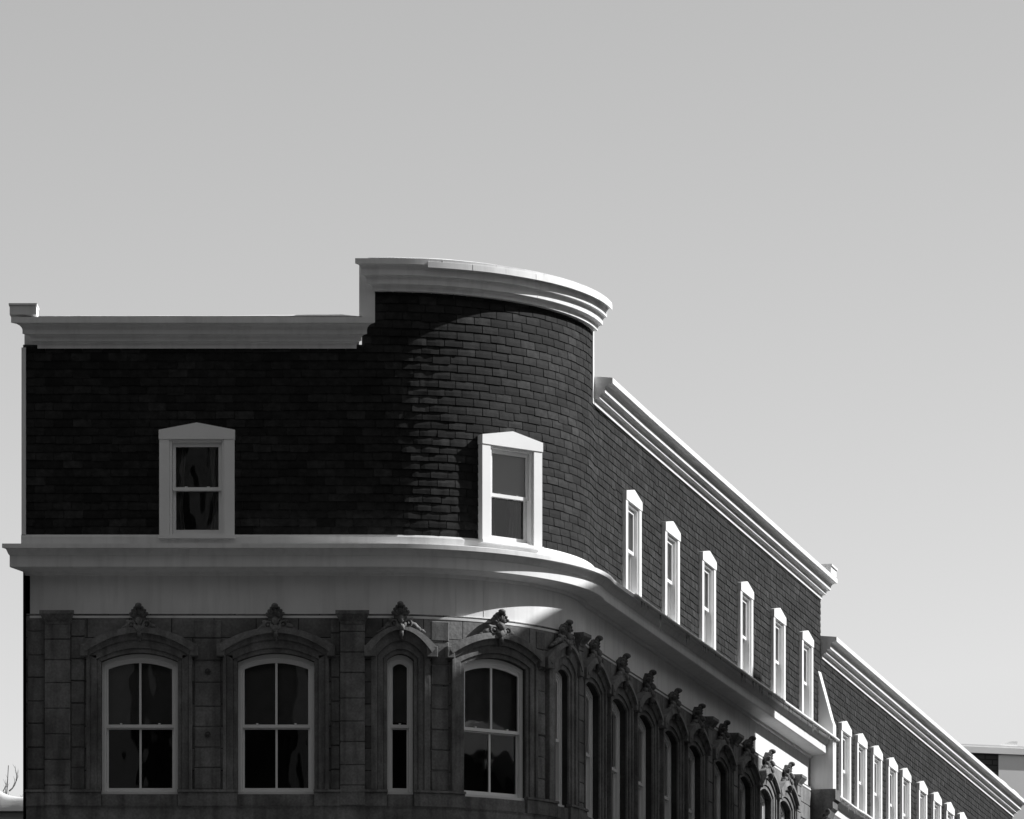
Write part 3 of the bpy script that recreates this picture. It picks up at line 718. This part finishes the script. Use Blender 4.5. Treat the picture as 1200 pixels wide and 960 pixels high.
# =================================================================== building across the street (casts the shade on the lower storeys)
cb_, sb_ = math.cos(b_), math.sin(b_); td = (math.cos(A2), math.sin(A2)); V1 = (1162.0, 327.0); KR = 1812.0
def far_hit(s, off):
    x, y, a = path1(s, off); # x+L cb = V1x + t td0 ; y+L sb = V1y + t td1
    det = cb_*(-td[1])+td[0]*sb_; rx, ry = V1[0]-x, V1[1]-y
    return (cb_*ry-sb_*rx)/det
t_end = far_hit(1845, -10)
fpoly = [(1161.0, 70.0), V1, (V1[0]+td[0]*t_end, V1[1]+td[1]*t_end)]
nx, ny = math.sin(A2), -math.cos(A2)
e2 = fpoly[2]; fpoly += [(e2[0]+1000, e2[1]+122), (2200, 70)]
OB = thing('opposite_building', 'plain flat roofed building across the street facing the shaded stone storey', 'building', W(fpoly[1][0], fpoly[1][1], 0)[:2]+(0,))
b = MB()
for i in range(len(fpoly)):
    (x0, y0), (x1, y1) = fpoly[i], fpoly[(i+1) % len(fpoly)]
    L = math.hypot(x1-x0, y1-y0)*U
    b.face([W(x0, y0, -136), W(x1, y1, -136), W(x1, y1, KR), W(x0, y0, KR)], uv=[(0, 0), (L, 0), (L, 24), (0, 24)])
part(b, 'brick_wall', 'brick', OB)
b = MB(); b.face([W(x, y, KR) for x, y in fpoly]); part(b, 'roof', 'roofing', OB)
def OF(t, off, k): return W(V1[0]+td[0]*t+nx*off, V1[1]+td[1]*t+ny*off, k)
b = MB(); b.box(OF, 45, t_end-.5, .5, 28, KR+.1, KR+11); part(b, 'parapet', 'concrete', OB)  # raised roof edge added to carry the shade over the gutter pipe
b = MB(); b.box(OF, far_hit(1735, 0), far_hit(1820, 0), 2, 60, KR+11.2, KR+50); part(b, 'shadow_bump', 'brick', OB)  # rooftop bump added to cast the small shadow at the mansard base
def wall_windows(p0, p1, k0, k1, nx_, nk, root, glassdepth=3):
    dx, dy = p1[0]-p0[0], p1[1]-p0[1]; L = math.hypot(dx, dy); dx /= L; dy /= L; n_ = (dy, -dx)
    def f(a, o, k): return W(p0[0]+dx*a-n_[0]*o, p0[1]+dy*a-n_[1]*o, k)
    for i in range(nx_):
        for j in range(nk):
            a = L*(i+.5)/nx_; k = k0+(k1-k0)*(j+.5)/nk; b = MB()
            for (u0, u1, v0, v1) in ((-40, -34, -66, 66), (34, 40, -66, 66), (-34, 34, 60, 66), (-34, 34, -66, -60), (-34, 34, -3, 3)): b.box(f, a+u0, a+u1, .5, 6, k+v0, k+v1)
            o = part(b, 'window', 'frame', root); b = MB(); b.face([f(a-34, 2, k-60), f(a+34, 2, k-60), f(a+34, 2, k+60), f(a-34, 2, k+60)]); part(b, 'pane', 'room', o)
wall_windows(fpoly[2], fpoly[1], 0, KR-60, 7, 5, OB)
# added unseen blocks along the far side and closing the cross street, screening sky
t0 = far_hit(2277+330, 0)
NBD = thing('sky_screen_block', 'added unseen dark block further along the far side of the street, screening low sky', 'building', OF(t0, 0, 0)[:2]+(0,))
b = MB(); b.box(OF, t0, t0+4500, 0, 1200, -136, 1640); part(b, 'body', 'darkfacade', NBD)
b = MB(); b.box(OF, t0-5, t0+4505, -5, 1205, 1640.2, 1652); part(b, 'roof', 'roofing', NBD)
CB = thing('cross_screen_block', 'added unseen dark block closing the cross street, screening sky and darkening reflections', 'building', (95, 52, 0))
b = MB(); b.box(lambda a, o, k: (a, o, k), 80, 110, 5, 60, 0, 26.2); part(b, 'body', 'darkfacade', CB)
# round pale bay added on the unseen block for corner glass to reflect
def bay(cx, cy, rad, z0, z1, root):
    b = MB(); n = 28
    def ring(z, rr): return [(cx+rr*math.cos(2*math.pi*i/n), cy+rr*math.sin(2*math.pi*i/n), z) for i in range(n)]
    prof = []
    z = z0
    while z < z1: prof += [(z, rad), (z+.9, rad), (z+.9, rad-.25), (z+2.6, rad-.25), (z+2.6, rad), (z+3.1, rad), (z+3.1, rad+.35), (z+3.4, rad+.35), (z+3.4, rad)]; z += 3.5
    R_ = [ring(z_, r_) for z_, r_ in prof]
    for a_, c_ in zip(R_, R_[1:]):
        for i in range(n): b.face([a_[i], a_[(i+1) % n], c_[(i+1) % n], c_[i]])
    b.face(R_[-1]); part(b, 'reflection_bay', 'panel', root)
HB = thing('reflection_hall', 'added unseen hall with a rounded roof, for the corner glass to reflect', 'building', (62, 44, 0))  # unseen hall put in so the corner window reflects a curved skyline
b = MB(); arch = [(50+26*i/20, 14.6+5.5*math.sin(math.pi*i/20)) for i in range(21)]
def HF(a, off, k): return (a, 44+off, k)
b.prism(HF, [(50, 0), (76, 0)]+arch[::-1], -30, 0); part(b, 'body', 'darkfacade', HB)
b = MB(); b.strip(HF, arch, [(x, z+.9) for x, z in arch], -31, 1.0); part(b, 'roof', 'panel', HB)
# tall block added behind the viewer to darken reflections in the glass
TB = thing('reflection_tower', 'added unseen tall block behind the viewer, darkening window reflections', 'building', (0, -40, 0))
b = MB(); b.box(lambda a, o, k: (a, -40-o, k), -70, 60, 0, 20, 0, 60); part(b, 'body', 'darkfacade', TB)
for i in range(-14, 15): b = MB(); b.box(lambda a, o, k: (a, -40-o, k), i*4.0, i*4.0+1.1, -.8, 1, 0, 60.5); part(b, 'reflection_fin', 'concrete', TB)  # pale fins added to give the front glass bands to reflect
# two unseen blocks added beside the viewer street, cutting sky light on the front
for sg, lab in ((-1, 'added unseen dark block on the left of the viewer street, screening sky'), (1, 'added unseen dark block on the right of the viewer street, screening sky')):
    SB = thing('street_screen_block', lab, 'building', (sg*14, 48, 0))
    b = MB(); x0, x1 = (14, 48) if sg > 0 else (-75, -14); b.box(lambda a, o, k: (a, o, k), x0, x1, -38, 47, 0, 38 if sg > 0 else 29); part(b, 'body', 'darkfacade', SB)
    if sg > 0:
        for cx in (22, 34, 46): bay(cx, 47, 2.6, 3, 27, SB)
    b = MB(); b.box(lambda a, o, k: (a, o, k), x0-.4, x1+.4, -38.4, 47.4, *((38.01, 38.6) if sg > 0 else (29.01, 29.6))); part(b, 'roof', 'roofing', SB)
